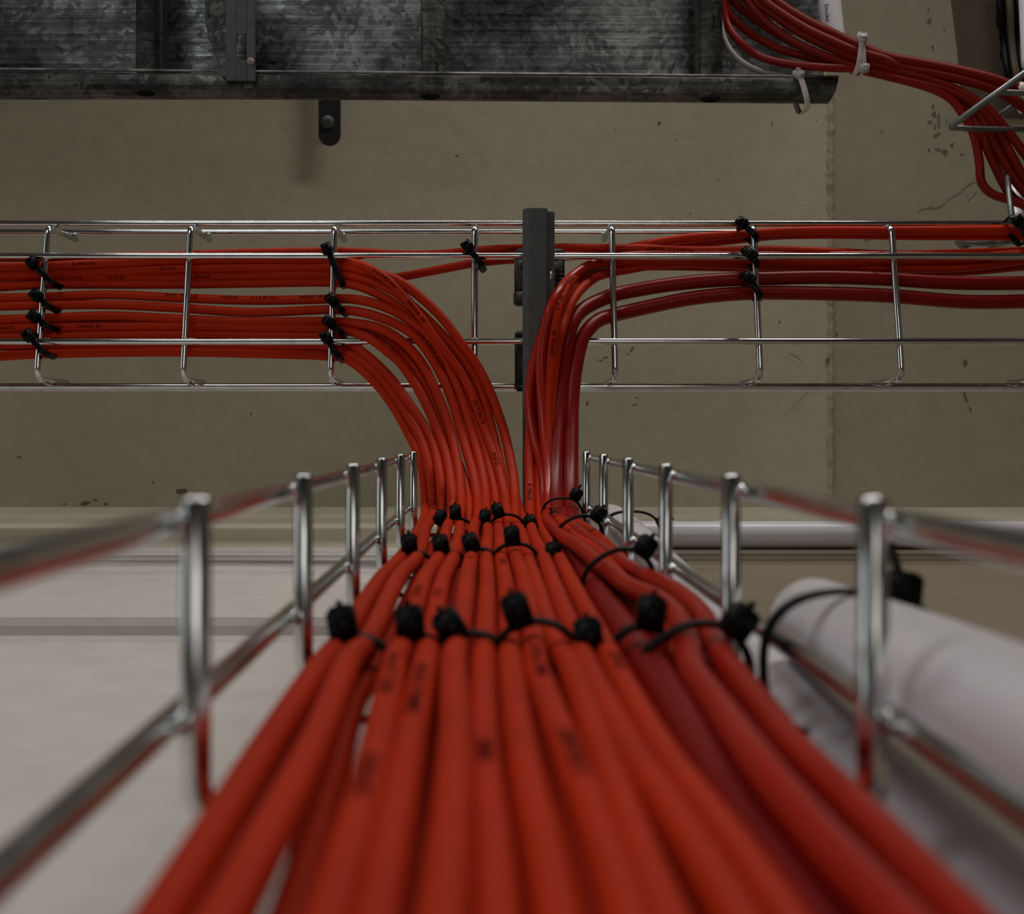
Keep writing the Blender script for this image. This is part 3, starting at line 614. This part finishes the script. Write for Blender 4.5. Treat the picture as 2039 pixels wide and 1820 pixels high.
for x0, x1, lean in ((268, 320, -3), (838, 885, 0), (1391, 1441, 3), (-290, -240, -3)):
    bm = bmesh.new(); Y0, Y1 = -.3170, -.595; d0 = .9945
    A = (x0-972)*d0/F; B = (x1-972)*d0/F
    sec = [(A, d0+.004), (A+.002, d0), (A+(B-A)*.45, d0-.001), (B-.005, d0), (B, d0+.005), (B, d0+.022), (A, d0+.022)]
    a = [bm.verts.new(W(x, Y0, d)) for x, d in sec]; b = [bm.verts.new(W(x, Y1, d)) for x, d in sec]
    for i in range(7): bm.faces.new((a[i], a[(i+1) % 7], b[(i+1) % 7], b[i]))
    bm.faces.new(a); bm.faces.new(b[::-1]); obj('rung', bm, M['galv_rail'], ladder, True).modifiers.new('e', 'EDGE_SPLIT').split_angle = .7
bm = bmesh.new(); box(bm, (-1.6, -.600, ZC+1.045), ((1640-972)*1.045/F, -.3185, ZC+1.0465)); obj('base_sheet', bm, M['galv'], ladder, False)
for px, py in ((291, 184), (856, 191), (1415, 196)):
    bm = bmesh.new(); bmesh.ops.create_uvsphere(bm, u_segments=20, v_segments=10, radius=.0095, matrix=Matrix.Translation(S(px, py, .9815)) @ Matrix.Diagonal((1, .38, .22, 1))); obj('rung_hole_shade', bm, M['void'], ladder)  # solid black discs paint the dark of the holes
hb = empty('hanger_bracket', 'dark folded steel bracket with a long slot clamped over the ladder rail', 'bracket')
bm = bmesh.new(); d = .9740; th = .0022
def sbox(bm, x0, y0, x1, y1, d, t, bev=.0004):
    a, b = S(x0, y0, d), S(x1, y1, d); box(bm, (a.x, a.y, ZC+d), (b.x, b.y, ZC+d+t), bev)
sbox(bm, 449, -120, 471, 161, d, th); sbox(bm, 491, -120, 508, 161, d, th); sbox(bm, 470, -120, 492, 68, d, th); sbox(bm, 470, 119, 492, 161, d, th)
obj('slotted_plate', bm, M['dark_steel'], hb, False)
bm = bmesh.new(); prism(bm, [S(408, -120, d+.012), S(408, 45, d+.012), S(441, 152, d+.003), S(450, 157, d), S(450, -120, d)], (0, 0, .002)); obj('folded_flange', bm, M['galv_rail'], hb, False)
bm = bmesh.new(); bmesh.ops.create_uvsphere(bm, u_segments=14, v_segments=8, radius=.0034, matrix=Matrix.Translation(S(499, 122, .9735))); obj('screw_head', bm, M['whitewire'], hb)
# strap bolted to the ceiling behind the ladder
hs_ = empty('ceiling_strap', 'black round-ended steel strap with one bolt, poking out below the ladder', 'strap')
dS = 1.272; cpt = S(656, 268, dS); hw = 22*dS/F
bm = bmesh.new(); pts = [Vector((cpt.x-hw, -.45, ZC+dS)), Vector((cpt.x+hw, -.45, ZC+dS))]
for k in range(13): an = math.pi*k/12; pts.append(Vector((cpt.x+hw*math.cos(an), cpt.y+hw*math.sin(an), ZC+dS)))
prism(bm, pts, (0, 0, .003)); obj('strap_plate', bm, M['dark_plastic'], hs_, False)
bm = bmesh.new(); bmesh.ops.create_uvsphere(bm, u_segments=18, v_segments=10, radius=.0078, matrix=Matrix.Translation(S(653, 243, dS-.002)) @ Matrix.Diagonal((1, 1, .6, 1))); obj('bolt_head', bm, M['dark_steel'], hs_)
tube_obj('threaded_rod', [S(653, 243, dS)+Vector((0, 0, z)) for z in (0, CD-dS)], .004, M['dark_steel'], hs_)
# ------------------------------------------------------------------ cables from the ladder to the upper right
GU = 'red cables sweeping from the ladder end to the upper right corner'
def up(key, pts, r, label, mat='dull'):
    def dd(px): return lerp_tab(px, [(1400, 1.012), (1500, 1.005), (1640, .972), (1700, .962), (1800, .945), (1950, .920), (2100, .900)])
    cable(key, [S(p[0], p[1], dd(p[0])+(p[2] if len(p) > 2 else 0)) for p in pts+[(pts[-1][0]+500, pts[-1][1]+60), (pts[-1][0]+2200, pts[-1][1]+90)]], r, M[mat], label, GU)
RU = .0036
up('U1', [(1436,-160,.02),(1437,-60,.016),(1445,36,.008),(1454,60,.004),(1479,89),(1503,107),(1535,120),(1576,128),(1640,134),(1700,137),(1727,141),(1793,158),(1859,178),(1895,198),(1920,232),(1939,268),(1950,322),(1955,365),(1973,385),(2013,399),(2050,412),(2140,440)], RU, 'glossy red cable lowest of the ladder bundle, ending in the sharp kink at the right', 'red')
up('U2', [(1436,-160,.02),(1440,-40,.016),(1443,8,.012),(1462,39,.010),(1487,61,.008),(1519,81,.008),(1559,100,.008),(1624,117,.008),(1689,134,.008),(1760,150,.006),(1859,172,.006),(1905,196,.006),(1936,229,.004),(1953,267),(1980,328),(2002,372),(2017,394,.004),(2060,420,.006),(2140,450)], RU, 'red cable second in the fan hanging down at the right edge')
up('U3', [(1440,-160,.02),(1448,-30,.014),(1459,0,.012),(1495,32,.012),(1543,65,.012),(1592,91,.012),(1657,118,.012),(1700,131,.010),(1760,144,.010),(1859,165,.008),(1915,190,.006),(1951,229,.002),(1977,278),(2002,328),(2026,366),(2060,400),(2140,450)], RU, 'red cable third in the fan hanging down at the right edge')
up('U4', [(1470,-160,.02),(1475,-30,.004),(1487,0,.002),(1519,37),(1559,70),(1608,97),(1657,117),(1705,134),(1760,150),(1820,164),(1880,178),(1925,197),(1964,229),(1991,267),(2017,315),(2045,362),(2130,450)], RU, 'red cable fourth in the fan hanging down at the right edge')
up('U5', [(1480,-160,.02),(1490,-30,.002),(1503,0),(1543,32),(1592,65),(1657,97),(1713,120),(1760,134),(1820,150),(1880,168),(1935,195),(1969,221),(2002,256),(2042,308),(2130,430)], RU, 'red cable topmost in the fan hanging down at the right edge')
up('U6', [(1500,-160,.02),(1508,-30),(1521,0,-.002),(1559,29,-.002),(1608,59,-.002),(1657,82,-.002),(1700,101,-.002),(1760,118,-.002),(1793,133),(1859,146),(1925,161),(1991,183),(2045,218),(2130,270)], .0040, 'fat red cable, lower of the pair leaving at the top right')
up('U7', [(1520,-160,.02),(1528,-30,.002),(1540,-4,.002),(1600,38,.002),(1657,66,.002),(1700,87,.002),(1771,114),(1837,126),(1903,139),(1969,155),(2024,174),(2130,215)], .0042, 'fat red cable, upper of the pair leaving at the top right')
p = catmull([S(1428,-60,1.03), S(1430,0,1.02), S(1436,53,1.012), S(1446,86,1.008), S(1470,118,1.004), S(1503,138,1.002), S(1543,149,1.000), S(1600,156,1.000)], .004)
bm = bmesh.new(); sweep(bm, p, .0026, 12); tag(obj('cable', bm, M['whitewire']), 'thin pale grey cable curling into the ladder rail below the red bundle', 'cable')
tie('white tie wrapped over the end of the ladder rail', W(.2800, -.3065, .9935), (.28, 1, 0), (0, 0, 1), .0150, .0150, 215, mat='white_nylon', w=.0050, p=3.2, hs=(.0085, .0060, .0085), tail=.004)
tie('white tie round the red bundle just past the ladder end', S(1706, 112, .962), (-.12, 1, 0), (0, 0, 1), .0150, .0095, 222, mat='white_nylon', w=.0045, hs=(.0080, .0055, .0080), tail=0)
tie('white tie with its head at the lower edge of the red bundle', S(1712, 116, .962), (.1, 1, .05), (0, 0, 1), .0140, .0090, 310, mat='white_nylon', w=.0042, hs=(.0072, .0055, .0072), tail=.003)
tie('white tie at the right edge on the upper pair of red cables', S(2034, 195, .912), (.25, 1, 0), (0, 0, 1), .0115, .0070, 250, mat='white_nylon', w=.0050, hs=(.0075, .0050, .0075), tail=0)
# second wire tray, upper right corner
M['dullzinc'] = simple('dull_zinc', (.20, .21, .20), .42, metal=.8, var=.2, nscale=90)
def dull_wire(name, pts, parent, r=WR): return tube_obj(name, pts, r, M['dullzinc'], parent, 12)
t3 = empty('wire_basket_tray', 'dull wire tray corner jutting in at the upper right edge', 'cable tray')
dull_wire('side_wire', [S(1893, 252, .900), S(1990, 182, .885), S(2900, -474, .865)], t3, .0028)
dull_wire('side_wire', [S(1983, 234, .925), S(2060, 182, .915), S(2900, -380, .905)], t3, .0024)
dull_wire('cross_wire', [S(1893, 254, .903), S(1935, 257, .91), S(3200, 275, .93)], t3)
dull_wire('cross_wire', [S(1992, 184, .890), S(2060, 186, .90), S(3200, 200, .91)], t3)
dull_wire('upright_wire', [S(2003, 318, .93), S(2008, 375, .90), S(2015, 436, .87)], t3)
t4 = empty('wire_hook', 'pale zinc wire hooks seen through the right end of the tray', 'hook')
dull_wire('hook_bar', [S(1906, 481, .875), S(1960, 484, .875), S(2030, 478, .875)], t4, .0026)
dull_wire('hook_leg', [S(1908, 482, .875), S(1916, 492, .90), S(1945, 480, .90)], t4, .0024)
dull_wire('hook_leg', [S(1972, 494, .90), S(1990, 486, .89), S(2018, 478, .875)], t4, .0024)
for n_, label, pts, r in (('conduit_pipe', 'printed white conduit crossing behind the ladder end at the top', [S(1649, -200, 1.02), S(1652, 0, 1.02), S(1662, 95, 1.02)], .0102), ('conduit_pipe', 'short slim grey-pink conduit behind the hanging cables at the right edge', [S(2013, 330, 1.0), S(2020, 390, .98), S(2024, 436, .96)], .0052), ('conduit_pipe', 'white pipe sliver in the top right corner', [S(2048, -60, 1.1), S(2052, 40, 1.1), S(2056, 130, 1.1)], .0100)):
    o, pp = pipe(label, pts, r)
    if 'printed' in label: text_on(pp, r, S(1650, 18, 1.02), (-.75, 0, -1), 'Low  Smoke', .0052, o, flip=False); 
# dark cables in the opening
for k, (x, lab) in enumerate(((2000, 'black cable in the dark ceiling opening, left one'), (2016, 'dark brown cable in the ceiling opening, middle one'), (2030, 'black cable in the ceiling opening, right one'))):
    cable('V%d' % k, [S(x-12, -60, 1.26), S(x-8+k*3, 20, 1.25), S(x-2, 80, 1.26), S(x+8, 150, 1.25), S(x+22, 210, 1.26)], .004, M['black'] if k != 1 else M['brown'], lab, None)
# ------------------------------------------------------------------ lights
def area(name, loc, target, size, size_y, energy, col):
    l = bpy.data.lights.new(name, 'AREA'); l.shape = 'RECTANGLE'; l.size = size; l.size_y = size_y; l.energy = energy; l.color = col
    o = bpy.data.objects.new(name, l); C.objects.link(o); o.location = loc
    o.rotation_euler = (Vector(target)-Vector(loc)).to_track_quat('-Z', 'Y').to_euler(); return o
area('tube_lamp_front', (-.35, -1.9, ZC+1.20), (-.2, .1, ZC+.3), 1.4, .10, 8, (1, .97, .94))
area('fill_light_right', (.35, -.95, ZC+.85), (.05, .1, ZC+.2), .5, .10, 3.2, (1, .97, .93))  # added fill for ceiling and wall, no known fitting here
area('fill_light_near', (-.50, -.90, ZC+.15), (0, .05, ZC+.2), .4, .4, 1.45, (.95, .98, 1.0))  # added fill to lift the near cables and wall, source invented
area('room_lamp_left', (-2.1, -.6, ZC+.10), (0, -.05, ZC+.4), 1.0, .8, 2.5, (.88, .96, 1.0))
area('fill_light_below', (.30, -.55, ZC-.95), (.15, -.2, ZC+1.2),   .6, .6, 1.7, (1, .96, .90))  # added upward fill for ceiling and undersides, no such lamp known
wd = bpy.data.worlds.new('world'); bpy.context.scene.world = wd; wd.use_nodes = True
wd.node_tree.nodes['Background'].inputs[0].default_value = (.5, .5, .5, 1); wd.node_tree.nodes['Background'].inputs[1].default_value = 0.03
# ------------------------------------------------------------------ camera
cd = bpy.data.cameras.new('camera'); cam = bpy.data.objects.new('camera', cd); C.objects.link(cam)
cam.location = (0, 0, ZC); cam.rotation_euler = (math.pi, 0, 0)
cd.sensor_fit = 'HORIZONTAL'; cd.sensor_width = 36; cd.lens = F/2039*36
cd.shift_x = (1019.5-972)/2039; cd.shift_y = -(910-868)/2039
cd.clip_start = .005; cd.clip_end = 50
cd.dof.use_dof = True; cd.dof.focus_distance = .79; cd.dof.aperture_fstop = 15.0
sc = bpy.context.scene; sc.camera = cam
sc.view_settings.view_transform = 'Standard'; sc.view_settings.look = 'None'; sc.view_settings.exposure = 0; sc.view_settings.gamma = 1
sc.cycles.use_denoising = True
